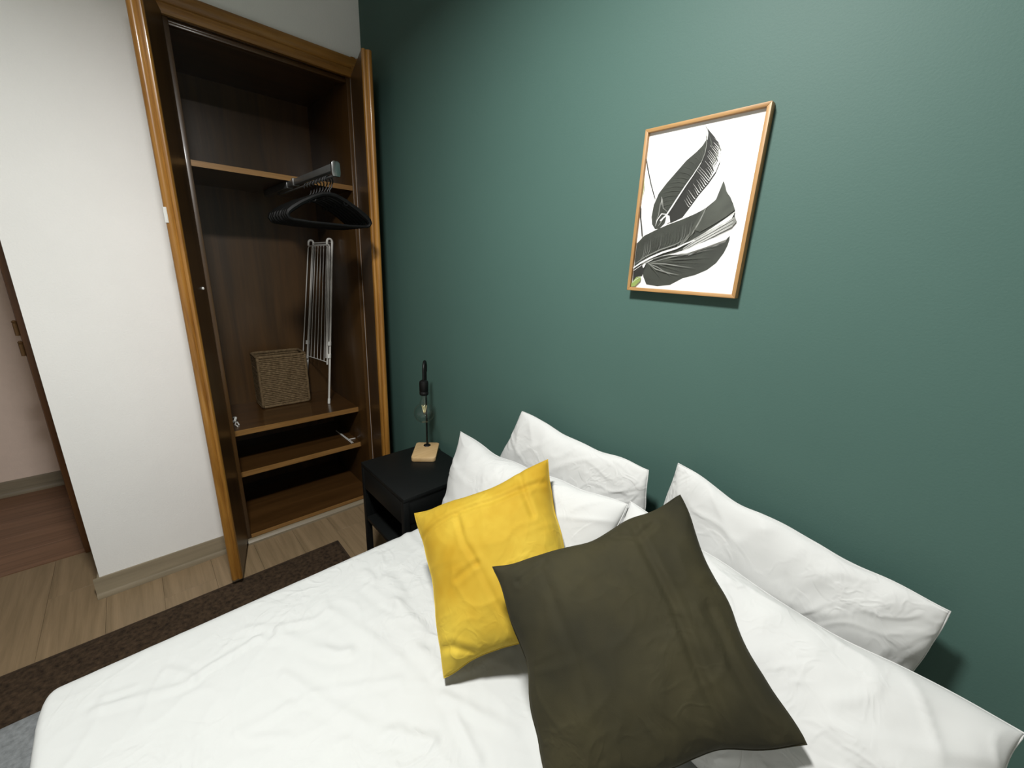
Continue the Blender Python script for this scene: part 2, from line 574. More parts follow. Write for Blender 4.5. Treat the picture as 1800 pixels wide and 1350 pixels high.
def wardrobe_door(hx, hy, tx, ty, outsign, z0, z1, label):
    """inner face runs from hinge (hx,hy) to tip (tx,ty); the outer face lies on the side outsign"""
    d = Vector((tx - hx, ty - hy, 0))
    W = d.length
    d.normalize()
    n = Vector((-d.y, d.x, 0)) * outsign
    H = Vector((hx, hy, 0))
    f = lambda a, b, h: tuple(H + d * a + n * b + Vector((0, 0, h)))
    TH = 0.036
    leaf = MB().prism([(0.0, 0.004), (W - 0.022, 0.004), (W - 0.022, TH - 0.004), (0.0, TH - 0.004)], f, z0, z1).build('door', M['oak'], wd, bevel=0.002, label=label)
    MB().prism([(-0.002, 0.0), (W - 0.0225, 0.0), (W - 0.0225, 0.0038), (-0.002, 0.0038)], f, z0 + 0.002, z1 - 0.002).build('inner_face', M['dark'], leaf)
    w0 = W - 0.022
    prof = [(w0, 0.0), (W - 0.006, 0.0), (W - 0.001, 0.004), (W, 0.009), (W - 0.001, 0.013), (W - 0.006, 0.0165), (W - 0.007, 0.0185),
            (W - 0.005, 0.020), (W - 0.0015, 0.024), (W, 0.029), (W - 0.001, 0.036), (W - 0.006, 0.042), (W - 0.014, 0.044), (w0, 0.044)]
    MB().prism(prof, f, z0, z1).build('edge_moulding', M['oak'], leaf, smooth='auto', label='rounded honey oak edge moulding')
    # raised oak panel on the outer face
    MB().prism([(0.05, TH - 0.004), (W - 0.07, TH - 0.004), (W - 0.07, TH + 0.004), (0.05, TH + 0.004)], f, z0 + 0.09, z1 - 0.09).build('raised_panel', M['oak'], leaf, bevel=0.003)
    for zz in (0.25, 1.2, 2.1):
        MB().tube([f(-0.003, 0.012, zz - 0.03), f(-0.003, 0.012, zz + 0.03)], 0.005, 8).build('hinge', M['brass'], leaf, smooth='auto')
    return leaf, f, W


dl, fl, WL = wardrobe_door(0.026, -0.782, 0.330, -0.860, -1, 0.045, 2.366, 'left door swung wide open, glossy brown inside')
c = fl(WL * 0.31, -0.003, 1.357)
MB().lathe([(0.0001, -0.005), (0.005, -0.004), (0.006, 0.0), (0.005, 0.004), (0.0001, 0.005)], 0, 0, 10)
st = MB()
st.tube([fl(WL * 0.31, 0.0, 1.357), fl(WL * 0.31, -0.004, 1.357), fl(WL * 0.31, -0.006, 1.357)], [0.006, 0.006, 0.003], 10)
st.build('magnet_stud', M['white_plastic'], dl, smooth='auto', label='small white stud')
st = MB().prism([(WL - 0.011, 0.0425), (WL - 0.0065, 0.0405), (WL - 0.0005, 0.0330), (WL + 0.0030, 0.0345), (WL - 0.0030, 0.0440), (WL - 0.009, 0.0465)], fl, 1.600, 1.652)
st.build('edge_tab', M['white_plastic'], dl, label='small white tab on the door edge')  # short white strip on the outer bead of the left door's edge
dr, fr_, WR = wardrobe_door(0.026, -0.070, 0.333, -0.146, 1, 0.045, 2.366, 'right door swung open beside the green wall')

# pull-out hanging rail
RY, RZ = -0.385, 1.815
rl = thing('pull_out_hanging_rail', (0.05, RY, RZ), 'dark metal pull-out rail under the upper wardrobe shelf', 'rail')
MB().box(-0.46, -0.02, RY - 0.014, RY + 0.014, RZ + 0.004, RZ + 0.0345).build('fixed_channel', M['rail'], rl, bevel=0.002)
MB().box(-0.30, 0.575, RY - 0.011, RY + 0.011, RZ + 0.007, RZ + 0.033).build('slide_bar', M['rail'], rl, bevel=0.003)
MB().box(0.06, 0.085, RY - 0.0145, RY + 0.0145, RZ + 0.004, RZ + 0.0365).build('stop_collar', M['rail'], rl, bevel=0.003)
MB().prism([(-0.014, -0.014), (0.014, -0.014), (0.017, 0.0), (0.016, 0.034), (0.008, 0.040), (-0.008, 0.040), (-0.016, 0.034), (-0.017, 0.0)],
           lambda a, b, h: (h, RY + a, RZ + b), 0.575, 0.587).build('end_cap', M['steel'], rl, bevel=0.002, label='chrome end cap')
MB().tube([(0.578, RY, RZ - 0.008), (-0.20, RY, RZ - 0.008), (-0.225, RY, RZ + 0.002), (-0.228, RY, RZ + 0.010)], 0.004, 10).build('hanging_rod', M['rail'], rl, smooth='auto')

# hangers: one built, the others copied
ROD_TOP = RZ - 0.004
hg = thing('clothes_hanger', (0, 0, 0), 'x', 'hanger')
hk = [Vector((0, 0.0165 * math.cos(t), -0.0130 + 0.0165 * math.sin(t))) for t in [math.radians(200 - 20 * i) for i in range(13)]]
hk += [Vector((0, 0.010, -0.036)), Vector((0, 0.001, -0.048)), Vector((0, 0, -0.066))]
MB().tube(hk, 0.0026, 8).build('hook', M['black_metal'], hg, smooth='auto')
for sgn in (-1, 1):      # broad moulded arms: a tapering strap with rounded ends
    arm = [(0, -0.062), (0.03, -0.066), (0.065, -0.081), (0.112, -0.107), (0.145, -0.130), (0.160, -0.143), (0.166, -0.155), (0.161, -0.166), (0.149, -0.171)]
    MB().tube([Vector((0, sgn * a, b)) for a, b in arm], [0.008, 0.0085, 0.009, 0.010, 0.011, 0.0105, 0.009, 0.0065, 0.006], 8).build('arm', M['black_plastic'], hg, smooth='auto')
    MB().tube([(0, sgn * 0.055, -0.083), (0, sgn * 0.058, -0.095), (0, sgn * 0.067, -0.097), (0, sgn * 0.072, -0.09)], 0.0025, 6).build('strap_hook', M['black_plastic'], hg, smooth='auto')
MB().tube([(0, -0.151, -0.171), (0, -0.08, -0.175), (0, 0.08, -0.175), (0, 0.151, -0.171)], 0.0055, 8).build('trouser_bar', M['black_plastic'], hg, smooth='auto')
hx = [0.500, 0.474, 0.437, 0.398, 0.362, 0.322, 0.286, 0.245]
hl = ['nearest', 'second', 'third', 'fourth', 'fifth', 'sixth', 'seventh', 'farthest']
for i, x in enumerate(hx):
    o = hg if i == 0 else copy_tree(hg)
    o.location = (x, RY, ROD_TOP - 0.001)
    o.rotation_euler = (0, 0, math.radians([3, 2, 4, 3, 2, 1, 2, 3][i]))
    lab = ('black plastic clothes hanger, %s to the chrome end of the rail' % hl[i]) if i == 0 else \
          ('black plastic clothes hanger on the rail, %s from its chrome end' % hl[i])
    tag(o, lab, 'hanger', 'black hangers on the wardrobe rail')

# seagrass basket
bx0, bx1, by0, by1, bz0, bz1 = -0.585, -0.415, -0.556, -0.276, 0.603, 0.925
bk = thing('woven_basket', ((bx0 + bx1) / 2, (by0 + by1) / 2, bz0), 'brown woven seagrass storage basket on the wardrobe shelf', 'basket')
m = MB()
rows = 27
rh = (bz1 - bz0 - 0.01) / rows


def rect_ring(z, inset, nx=9, ny=15, jit=0.0, rr=0.012):
    x0, x1, y0, y1 = bx0 + inset, bx1 - inset, by0 + inset, by1 - inset
    pts = []
    for i in range(ny):
        pts.append((x1, y0 + rr + (y1 - y0 - 2 * rr) * i / (ny - 1)))
    for i in range(nx):
        pts.append((x1 - rr - (x1 - x0 - 2 * rr) * i / (nx - 1), y1))
    for i in range(ny):
        pts.append((x0, y1 - rr - (y1 - y0 - 2 * rr) * i / (ny - 1)))
    for i in range(nx):
        pts.append((x0 + rr + (x1 - x0 - 2 * rr) * i / (nx - 1), y0))
    return [(a + random.uniform(-jit, jit), b + random.uniform(-jit, jit), z + random.uniform(-jit, jit)) for a, b in pts]


for r in range(rows):
    m.tube(rect_ring(bz0 + 0.006 + rh * (r + 0.5), 0.007, jit=0.0013), rh * 0.56, 6, closed=True)
m.build('woven_wall', M['wicker'], bk, smooth=True)
MB().tube(rect_ring(bz1 - 0.005, 0.007, jit=0.0008), 0.0085, 8, closed=True).build('rim', M['wicker'], bk, smooth=True)
MB().tube(rect_ring(bz0 + 0.0075, 0.007, jit=0.0005), 0.0075, 8, closed=True).build('bottom_cord', M['wicker'], bk, smooth=True)
for (a, b) in ((bx1 - 0.009, by0 + 0.009), (bx1 - 0.009, by1 - 0.009), (bx0 + 0.009, by0 + 0.009), (bx0 + 0.009, by1 - 0.009)):
    MB().tube([(a + random.uniform(-.001, .001), b, bz0 + 0.004 + (bz1 - bz0 - 0.012) * i / 16) for i in range(17)], 0.0085, 8).build('corner_cord', M['wicker'], bk, smooth=True)
MB().box(bx0 + 0.008, bx1 - 0.008, by0 + 0.008, by1 - 0.008, bz0 + 0.004, bz0 + 0.014).build('bottom', M['wicker'], bk)

# folded clothes airer leaning on the right side of the wardrobe
ar = thing('folded_clothes_airer', (-0.43, -0.21, 0.603), 'folded white wire clothes airer leaning beside the basket', 'clothes airer')
FN, FF = Vector((-0.298, -0.205, 0.606)), Vector((-0.572, -0.262, 0.606))
TN, TF = Vector((-0.300, -0.106, 1.595)), Vector((-0.565, -0.128, 1.590))
up = (TN - FN).normalized()
acr = (FF - FN).normalized()
out = up.cross(acr).normalized()
if out.y > 0: out = -out


def ap(a, h, o=0.0):      # a 0..1 across, h 0..1 height, o offset towards the room
    return (FN * (1 - a) + FF * a) * (1 - h) + (TN * (1 - a) + TF * a) * h + out * o


for a in (0.0, 1.0):
    MB().tube([ap(a, 0.0), ap(a, 0.5), ap(a, 1.0)], 0.0062, 10).build('leg', M['white_metal'], ar, smooth='auto')
    MB().tube([ap(a, 0.0) + Vector((0, 0, -0.002)), ap(a, 0.0) + up * 0.03], 0.0082, 10).build('foot_cap', M['white_plastic'], ar, smooth='auto')
    s1 = 1 if a == 0 else -1
    base = ap(a, 1.0)
    MB().tube([base] + arc(base - out * -0.016, -out, up, 0.016, 0, math.pi, 8) + [base + out * 0.032 - up * 0.02], 0.0062, 10).build('hook_end', M['white_metal'], ar, smooth='auto')
MB().tube([ap(0, 1.0), ap(0.5, 1.0), ap(1, 1.0)], 0.004, 8).build('cross_bar', M['white_metal'], ar, smooth='auto')
wing = MB()
wp = [ap(0.02, 0.255, 0.014), ap(0.02, 0.97, 0.014)] + [ap(0.06, 0.985, 0.014), ap(0.89, 0.985, 0.014)] + [ap(0.93, 0.97, 0.014), ap(0.93, 0.255, 0.014)]
wing.tube(wp, 0.0045, 10)
wing.build('wing_frame', M['white_metal'], ar, smooth='auto')
wp2 = [p + out * 0.016 for p in wp]
MB().tube([ap(-0.03, 0.30, 0.03), ap(-0.03, 0.965, 0.03), ap(0.02, 0.978, 0.03), ap(0.97, 0.978, 0.03), ap(1.02, 0.965, 0.03), ap(1.02, 0.30, 0.03)], 0.003, 8).build('wing_frame', M['white_metal'], ar, smooth='auto')
for i in range(5):
    a = 0.16 + 0.15 * i
    MB().tube([ap(a, 0.27, 0.014), ap(a, 0.985, 0.014)], 0.0019, 6).build('wire', M['white_metal'], ar, smooth='auto')
MB().tube([ap(0.02, 0.27, 0.014), ap(0.5, 0.272, 0.014), ap(0.93, 0.27, 0.014)], 0.0025, 6).build('lower_rod', M['white_metal'], ar, smooth='auto')
for a, h in ((0.0, 0.31), (0.0, 0.39), (1.0, 0.36)):
    MB().tube([ap(a, h - 0.012, 0.006), ap(a, h + 0.012, 0.006)], 0.0125, 10).build('joint_clip', M['white_plastic'], ar, smooth='auto')

# small white bits lying in the wardrobe
cl = thing('cable_clip', (-0.30, -0.715, 0.603), 'small white plastic clip at the left end of the basket shelf', 'clip')
MB().tube([(-0.33, -0.716, 0.610), (-0.30, -0.712, 0.620), (-0.27, -0.716, 0.628), (-0.255, -0.722, 0.618), (-0.27, -0.73, 0.609)], 0.007, 8).build('clip_body', M['white_plastic'], cl, smooth='auto')
MB().tube([(-0.27, -0.716, 0.6065), (-0.22, -0.728, 0.6065), (-0.19, -0.722, 0.6065)], 0.0035, 6).tube([(-0.26, -0.712, 0.6065), (-0.215, -0.712, 0.6065)], 0.0035, 6).build('tail', M['white_plastic'], cl, smooth='auto')
wr = thing('wire_holder', (-0.25, -0.13, 0.361), 'thin white wire rods on the right end of the second wardrobe shelf', 'wire rods')
MB().tube([(-0.40, -0.143, 0.3645), (-0.140, -0.137, 0.3645)], 0.003, 8).build('rod', M['white_metal'], wr, smooth='auto')
MB().tube([(-0.33, -0.136, 0.3645), (-0.140, -0.128, 0.3645)], 0.0022, 8).build('rod', M['white_metal'], wr, smooth='auto')
MB().tube([(-0.205, -0.128, 0.3645), (-0.200, -0.090, 0.3645)], 0.0028, 8).build('cross_rod', M['white_metal'], wr, smooth='auto')

# ================================================================== RUG
rg = thing('bedside_rug', (0.60, -1.25, 0), 'dark brown short-pile rug runner along the bed', 'rug')
m = MB()
rx0, rx1, ry0, ry1 = 0.285, 1.02, -2.10, -0.412
nx, ny = 60, 140
vs, fs = [], []
for i in range(nx + 1):
    for j in range(ny + 1):
        u, v = i / nx, j / ny
        e = min(u, 1 - u, (v) * 2.3, (1 - v) * 2.3)
        z = 0.004 + 0.009 * min(1, e / 0.03) ** 0.5
        if e > 0.01:
            z += 0.0016 * N3(u * 60, v * 140, 3.1) + 0.001 * N3(u * 8, v * 20, 1.1)
        wob = 0.004 * N3(0.5 + 5 * v, u * 3, 7.7)
        vs.append((rx0 + (rx1 - rx0) * u + wob, ry0 + (ry1 - ry0) * v, z))
for i in range(nx):
    for j in range(ny):
        a = i * (ny + 1) + j
        fs.append((a, a + ny + 1, a + ny + 2, a + 1))
m.add(vs, fs)
m.box(rx0 + 0.006, rx1 - 0.006, ry0 + 0.006, ry1 - 0.006, 0.0005, 0.004)
m.build('pile', M['rug'], rg, smooth='auto')
MB().tube([(rx0 + 0.002 + 0.004 * N3(0.5 + 5 * t / 40, 0, 7.7), ry0 + (ry1 - ry0) * t / 40, 0.0055) for t in range(41)], 0.005, 6).build('bound_edge', M['rug_edge'], rg, smooth=True)
MB().tube([(rx0 + (rx1 - rx0) * t / 12, ry1, 0.0055) for t in range(13)], 0.005, 6).build('bound_edge', M['rug_edge'], rg, smooth=True)

# ================================================================== NIGHTSTAND
nx0, nx1, ny0, ny1, nz = 0.632, 1.030, -0.386, -0.034, 0.620
ns = thing('nightstand', ((nx0 + nx1) / 2, (ny0 + ny1) / 2, 0), 'black nightstand between the wardrobe and the bed', 'nightstand')
box('tabletop', nx0, nx1, ny0, ny1, nz - 0.018, nz, M['black'], ns, bevel=0.002)
dw = box('drawer_front', nx0 + 0.026, nx1 - 0.026, ny0 + 0.001, ny0 + 0.017, 0.498, nz - 0.0195, M['black'], ns, bevel=0.0015)
box('drawer_box', nx0 + 0.032, nx1 - 0.032, ny0 + 0.018, ny1 - 0.03, 0.506, nz - 0.03, M['black'], ns)
for s_ in (0, 1):
    a = nx0 if s_ == 0 else nx1 - 0.025
    box('side_apron', a + 0.004, a + 0.021, ny0 + 0.0255, ny1 - 0.0255, 0.496, nz - 0.0185, M['black'], ns, bevel=0.001)
    box('side_panel', a + 0.006, a + 0.019, ny0 + 0.0255, ny1 - 0.0255, 0.330, 0.4955, M['black'], ns)
    box('leg', a, a + 0.025, ny0, ny0 + 0.025, 0, nz - 0.0185, M['black'], ns, bevel=0.0015)
    box('leg', a, a + 0.025, ny1 - 0.025, ny1, 0, nz - 0.0185, M['black'], ns, bevel=0.0015)
box('back_panel', nx0 + 0.0255, nx1 - 0.0255, ny1 - 0.018, ny1 - 0.006, 0.330, nz - 0.0185, M['black'], ns)
box('lower_shelf', nx0 + 0.0255, nx1 - 0.0255, ny0 + 0.002, ny1 - 0.019, 0.330, 0.348, M['black'], ns, bevel=0.001)

# ================================================================== TABLE LAMP
DA = Vector((0.781, -0.625, 0))          # long axis of the wooden foot
DB = Vector((0.625, 0.781, 0))
LC = Vector((0.736, -0.112, nz))
lp = thing('table_lamp', LC, 'small black lamp with bare globe bulb on a pale wooden foot', 'lamp')
poly = []
hw, hh, rr = 0.086, 0.056, 0.016
for cx_, cy_, t0 in ((hw - rr, hh - rr, 0), (-hw + rr, hh - rr, 90), (-hw + rr, -hh + rr, 180), (hw - rr, -hh + rr, 270)):
    for i in range(7):
        t = math.radians(t0 + 15 * i)
        poly.append((cx_ + rr * math.cos(t), cy_ + rr * math.sin(t)))
lf = lambda a, b, h: tuple(LC + DA * a + DB * b + Vector((0, 0, h)))
MB().prism(poly, lf, 0.0005, 0.021).build('foot', M['bamboo'], lp, bevel=0.0025)
PB = LC + DA * (-0.050)
MB().lathe([(0.0001, nz + 0.0265), (0.010, nz + 0.026), (0.0165, nz + 0.023), (0.0175, nz + 0.0215), (0.0001, nz + 0.0212)], PB.x, PB.y, 20).build('rod_collar', M['black_metal'], lp, smooth='auto')
RA = 0.034
Z1 = 1.036
arch = arc(PB + DA * RA + Vector((0, 0, Z1 - nz)), -DA, Vector((0, 0, 1)), RA, 0, math.pi, 14)
MB().tube([PB + Vector((0, 0, 0.022)), PB + Vector((0, 0, 0.2)), PB + Vector((0, 0, Z1 - nz - 0.02))], 0.0042, 10).build('rod', M['black_metal'], lp, smooth='auto')
BX = PB + DA * (2 * RA)
MB().tube([PB + Vector((0, 0, Z1 - nz - 0.02))] + arch + [BX + Vector((0, 0, 0.985 - nz))], 0.0062, 12).build('arched_arm', M['black_metal'], lp, smooth='auto')
MB().lathe([(0.0001, 0.992), (0.012, 0.992), (0.019, 0.987), (0.0205, 0.980), (0.0205, 0.944), (0.0190, 0.942), (0.0190, 0.939), (0.0205, 0.937),
            (0.0205, 0.926), (0.018, 0.923), (0.014, 0.923)], BX.x, BX.y, 28).build('socket', M['black_metal'], lp, smooth='auto')
gz, gr = 0.836, 0.0475
prof = [(0.0130, 0.928), (0.0132, 0.915), (0.0150, 0.902), (0.0200, 0.889)]
for i in range(17):
    t = math.radians(65 - 155 * i / 16)
    prof.append((max(0.0001, gr * math.cos(t)), gz + gr * math.sin(t)))
bulb = MB().lathe(prof, BX.x, BX.y, 32).build('glass_bulb', M['bulb_glass'], lp, smooth=True, label='clear globe bulb')
MB().lathe([(0.0125, 0.925), (0.0125, 0.912), (0.007, 0.900), (0.0045, 0.885), (0.0045, 0.868), (0.0001, 0.866)], BX.x, BX.y, 14).build('glass_stem', M['bulb_glass'], bulb, smooth=True)
for k in range(4):
    a = math.pi / 4 + k * math.pi / 2
    p0 = BX + Vector((0.0035 * math.cos(a), 0.0035 * math.sin(a), 0.838 - nz))
    p1 = BX + Vector((0.0105 * math.cos(a), 0.0105 * math.sin(a), 0.872 - nz))
    MB().tube([p0, p1], 0.0014, 8).build('filament', M['filament'], bulb, smooth='auto')
MB().tube([BX + Vector((0, 0, 0.832 - nz)), BX + Vector((0, 0, 0.8395 - nz))], 0.004, 8).build('filament_hub', M['brass'], bulb, smooth='auto')

# ================================================================== PICTURE
fx0, fx1, fz0, fz1 = 1.670, 1.9515, 1.451, 1.8415
pc = thing('framed_leaf_print', ((fx0 + fx1) / 2, -0.001, fz0), 'oak framed print of dark leaves on white, hung on the green wall', 'picture')
bw, fd = 0.0085, 0.0215
MB().prism([(fx0, fz0), (fx1, fz0), (fx1 - bw, fz0 + bw), (fx0 + bw, fz0 + bw)], lambda a, b, h: (a, h, b), -0.0015, -fd).build('frame_bar', M['frame_oak_x'], pc, bevel=0.0008)
MB().prism([(fx0, fz1), (fx0 + bw, fz1 - bw), (fx1 - bw, fz1 - bw), (fx1, fz1)], lambda a, b, h: (a, h, b), -0.0015, -fd).build('frame_bar', M['frame_oak_x'], pc, bevel=0.0008)
MB().prism([(fx0, fz0), (fx0 + bw, fz0 + bw), (fx0 + bw, fz1 - bw), (fx0, fz1)], lambda a, b, h: (a, h, b), -0.0015, -fd).build('frame_bar', M['frame_oak'], pc, bevel=0.0008)
MB().prism([(fx1, fz0), (fx1, fz1), (fx1 - bw, fz1 - bw), (fx1 - bw, fz0 + bw)], lambda a, b, h: (a, h, b), -0.0015, -fd).build('frame_bar', M['frame_oak'], pc, bevel=0.0008)
pr = box('print', fx0 + bw - 0.001, fx1 - bw + 0.001, -0.0125, -0.004, fz0 + bw - 0.001, fz1 - bw + 0.001, M['paper'], pc)
ART = {
 'leaf_a_left': [(147.2, 379.2), (152.3, 369.2), (154.0, 357.1), (153.5, 347.0), (147.5, 337.1), (135.8, 326.5), (114.3, 311.3), (93.0, 288.8), (70.7, 265.2), (53.8, 243.8), (44.0, 217.1), (42.1, 189.2), (46.3, 170.8), (56.7, 158.2), (68.2, 159.0), (80.9, 171.3), (83.6, 188.9), (94.9, 209.6), (108.3, 233.2), (123.1, 257.8), (136.3, 276.2), (151.8, 300.8), (157.7, 322.4), (158.0, 342.9), (155.3, 360.2)],
 'leaf_a_right': [(147.2, 379.2), (155.2, 369.6), (173.4, 350.3), (186.4, 334.7), (191.4, 320.6), (193.8, 293.3), (188.1, 273.5), (176.1, 253.9), (157.8, 231.4), (141.8, 207.0), (125.0, 182.8), (96.6, 171.4), (89.7, 186.6), (83.6, 188.9), (94.9, 209.6), (108.3, 233.2), (123.1, 257.8), (136.3, 276.2), (151.8, 300.8), (157.7, 322.4), (158.0, 342.9), (155.3, 360.2)],
 'rib_a': [(153.2, 357.2), (157.8, 339.5), (157.2, 320.8), (151.7, 301.9), (137.0, 276.9), (124.0, 257.7), (109.4, 234.2), (94.9, 209.6), (83.3, 190.9), (68.5, 177.8)],
 'leaf_b': [(209.2, 255.5), (215.1, 242.9), (219.2, 232.1), (229.2, 220.9), (238.5, 204.6), (244.4, 192.1), (245.9, 179.8), (252.5, 167.2), (244.6, 155.9), (224.3, 147.0), (195.8, 136.0), (166.6, 120.2), (151.3, 112.5), (135.6, 104.7), (106.2, 96.6), (70.6, 88.0), (38.7, 74.8), (10.2, 54.4), (5.0, 80.7), (4.9, 106.8), (8.0, 123.9), (28.7, 143.4), (60.2, 156.9), (90.4, 168.1), (123.6, 178.3), (154.9, 189.8), (176.9, 200.1), (197.0, 216.6), (205.8, 229.9), (208.9, 243.5)],
 'leaf_b_gap': [(247.7, 178.0), (252.5, 167.2), (244.6, 155.9), (224.4, 146.2), (196.2, 133.7), (167.1, 117.5), (148.4, 104.7), (161.5, 126.0), (187.3, 139.9), (215.6, 153.8), (235.5, 166.2)],
 'rib_b': [(7.4, 59.6), (28.9, 73.3), (56.3, 87.8), (87.4, 100.6), (121.7, 110.7), (141.6, 120.4), (165.0, 129.8), (194.9, 141.2), (223.1, 153.5), (247.7, 173.8)],
 'leaf_c': [(242.7, 138.5), (243.8, 128.4), (241.7, 115.8), (236.4, 100.0), (223.5, 77.4), (204.9, 60.9), (178.8, 48.1), (148.6, 38.8), (118.2, 20.6), (84.1, 15.2), (52.0, 18.0), (40.1, 38.0), (34.1, 55.2), (43.9, 72.8), (70.6, 88.0), (106.4, 95.4), (145.7, 95.6), (154.4, 94.1), (188.8, 108.6), (214.8, 116.0), (235.7, 124.9)],
 'leaf_d': [(5.4, 52.0), (32.2, 68.2), (40.6, 55.4), (36.5, 38.7), (24.0, 37.3), (9.7, 21.0)],
 'white_c': [(43.9, 72.8), (39.1, 71.8), (36.4, 63.1), (39.8, 60.6), (43.0, 65.9)],
 'stem_green': [(7.4, 18.6), (21.6, 36.3), (35.1, 37.8), (34.7, 26.7), (20.0, 11.2), (9.2, 9.7)],
 'stem1': [(6.7, 328.5), (17.0, 304.0), (30.1, 269.5), (46.0, 234.7)],
 'stem2': [(4.3, 216.0), (11.9, 190.9), (18.5, 165.8), (24.0, 141.4)],
 'stem3': [(6.9, 291.7), (10.1, 263.7), (9.7, 239.8), (7.9, 211.6)],
}
ART = {k: [(max(x, 8.8), max(z * 0.986, 8.8)) for x, z in v] for k, v in ART.items()}
INK = [M['ink'], M['ink2'], M['ink_black'], M['ink_grey'], M['ink_white'], M['ink_green']]
art = MB()
lay = [0]


def ink_poly(pts, mi, lift=None):
    lay[0] += 1
    y = -0.0126 - (0.00003 * lay[0] if lift is None else lift)
    art.add([(fx0 + a / 1000, y, fz0 + b / 1000) for a, b in pts], [tuple(range(len(pts)))], mi)


def ink_stroke(pts, w0, w1, mi, wm=None):
    """tapered brush stroke along pts (mm)"""
    n = len(pts)
    L, R = [], []
    for i, (x, z) in enumerate(pts):
        a, b = pts[max(i - 1, 0)], pts[min(i + 1, n - 1)]
        dx, dz = b[0] - a[0], b[1] - a[1]
        l = math.hypot(dx, dz) or 1
        t = i / (n - 1)
        wd_ = (w0 + (w1 - w0) * t) if wm is None else (w0 * (1 - t) ** 2 + 2 * wm * t * (1 - t) + w1 * t * t)
        L.append((x - dz / l * wd_ / 2, z + dx / l * wd_ / 2))
        R.append((x + dz / l * wd_ / 2, z - dx / l * wd_ / 2))
    lay[0] += 1
    y = -0.0126 - 0.00003 * lay[0]
    vs = [(max(fx0 + bw, fx0 + a / 1000), y, fz0 + b / 1000) for a, b in L + R]
    art.add(vs, [(i, i + 1, n + i + 1, n + i) for i in range(n - 1)], mi)


def along(pl_, t):
    f = t * (len(pl_) - 1)
    i = min(int(f), len(pl_) - 2)
    f -= i
    return (pl_[i][0] * (1 - f) + pl_[i + 1][0] * f, pl_[i][1] * (1 - f) + pl_[i + 1][1] * f)


rnd = random.Random(9)
ink_poly(ART['leaf_b'], 0)
ink_poly(ART['leaf_c'], 0)
ink_poly(ART['leaf_d'], 2)
ink_poly(ART['leaf_a_left'], 0)
ink_poly(ART['leaf_a_right'], 2)
rib = ART['rib_a']
edge_r = [(191, 325), (193.8, 293.3), (188.1, 273.5), (176.1, 253.9), (157.8, 231.4), (141.8, 207.0), (125, 182.8)]
# right half of the upper leaf: combed white streaks running from the edge up towards the rib
for i in range(30):
    t = i / 29
    e = along(edge_r, min(1, 0.02 + 0.84 * t))
    r0 = along(rib, 0.12 + 0.62 * t)
    e = (e[0] * 0.985 + r0[0] * 0.015, e[1] * 0.985 + r0[1] * 0.015)
    k_ = rnd.uniform(0.35, 0.8) * (1.0 if t < 0.6 else 0.7)
    far = (e[0] + (r0[0] - e[0]) * k_, e[1] + (r0[1] + 18 - e[1]) * k_ + 6)
    mid = ((e[0] + far[0]) / 2 + 1.5, (e[1] + far[1]) / 2 - 3 + 5 * (1 - t))
    ink_stroke([e, ((e[0] + mid[0]) / 2, (e[1] + mid[1]) / 2 - 0.6), mid, far], rnd.uniform(1.6, 3.6) * (1.2 - 0.7 * t), 0.2, rnd.choice([4, 4, 3, 4]))
ink_stroke([(189, 318), (191.5, 295), (186, 275), (176, 258)], 0.5, 0.5, 4, 10)
ink_stroke([(187, 330), (184, 305), (176, 282)], 0.5, 0.3, 3, 6)
ink_stroke([(150, 372), (156, 356), (157, 343)], 0.5, 1.5, 4, 5)
ink_stroke([(160, 352), (168, 335), (172, 318)], 0.5, 0.3, 1, 6)
# left half: soft mid-grey veins
for i in range(16):
    t = i / 15
    r0 = along(rib, 0.22 + 0.6 * t)
    e = along(ART['leaf_a_left'][3:13], 0.1 + 0.85 * t)
    far = (r0[0] + (e[0] - r0[0]) * 0.88, r0[1] + (e[1] - r0[1]) * 0.88)
    ink_stroke([r0, ((r0[0] + far[0]) / 2, (r0[1] + far[1]) / 2 + 3), far], 0.5, 0.2, 1, rnd.uniform(1.0, 3.0))
ink_stroke(rib[3:], 1.2, 4.0, 4, 4.2)
ink_stroke(rib[:4], 1.0, 1.6, 3, 2.2)
ink_stroke([(85, 196), (72, 205), (66, 228), (63, 215), (62, 190), (56, 174)], 0.6, 0.6, 3, 5)
ink_stroke([(83, 190), (70, 192), (60, 178), (57, 163)], 2, 0.5, 4, 4)
ink_stroke([(78, 182), (70, 170), (64, 162)], 0.8, 0.5, 3, 3.5)
ink_stroke([(64, 232), (66, 222), (67, 212)], 0.4, 0.3, 4, 2.4)
ink_poly([(84, 189), (92, 186), (96, 172), (88, 168), (83, 178)], 4)
# lower leaf: lighter upper blade, fold, bright striped rib
ink_poly([(209, 252), (219, 231), (238, 204), (244, 190), (230, 178), (200, 160), (175, 146), (163, 150), (170, 172), (182, 198), (199, 214)], 1)
ink_poly([(171, 193), (181, 200), (172, 172), (160, 146), (140, 122), (128, 116), (150, 146)], 3)
ink_poly([(171, 193), (179, 199), (168, 170), (154, 142), (138, 122), (150, 148)], 1)
for i in range(20):
    t = i / 19
    r0 = along(ART['rib_b'], 0.08 + 0.5 * t)
    top = along([(14, 128), (30, 142), (60, 155), (90, 166), (124, 176), (155, 187)], min(1, 0.12 + 0.9 * t))
    far = (r0[0] + (top[0] + 12 - r0[0]) * 0.8, r0[1] + (top[1] - r0[1]) * 0.8)
    ink_stroke([r0, ((r0[0] + far[0]) / 2 + 6, (r0[1] + far[1]) / 2), far], 0.6, 0.2, rnd.choice([1, 1, 3]), rnd.uniform(0.8, 2.4))
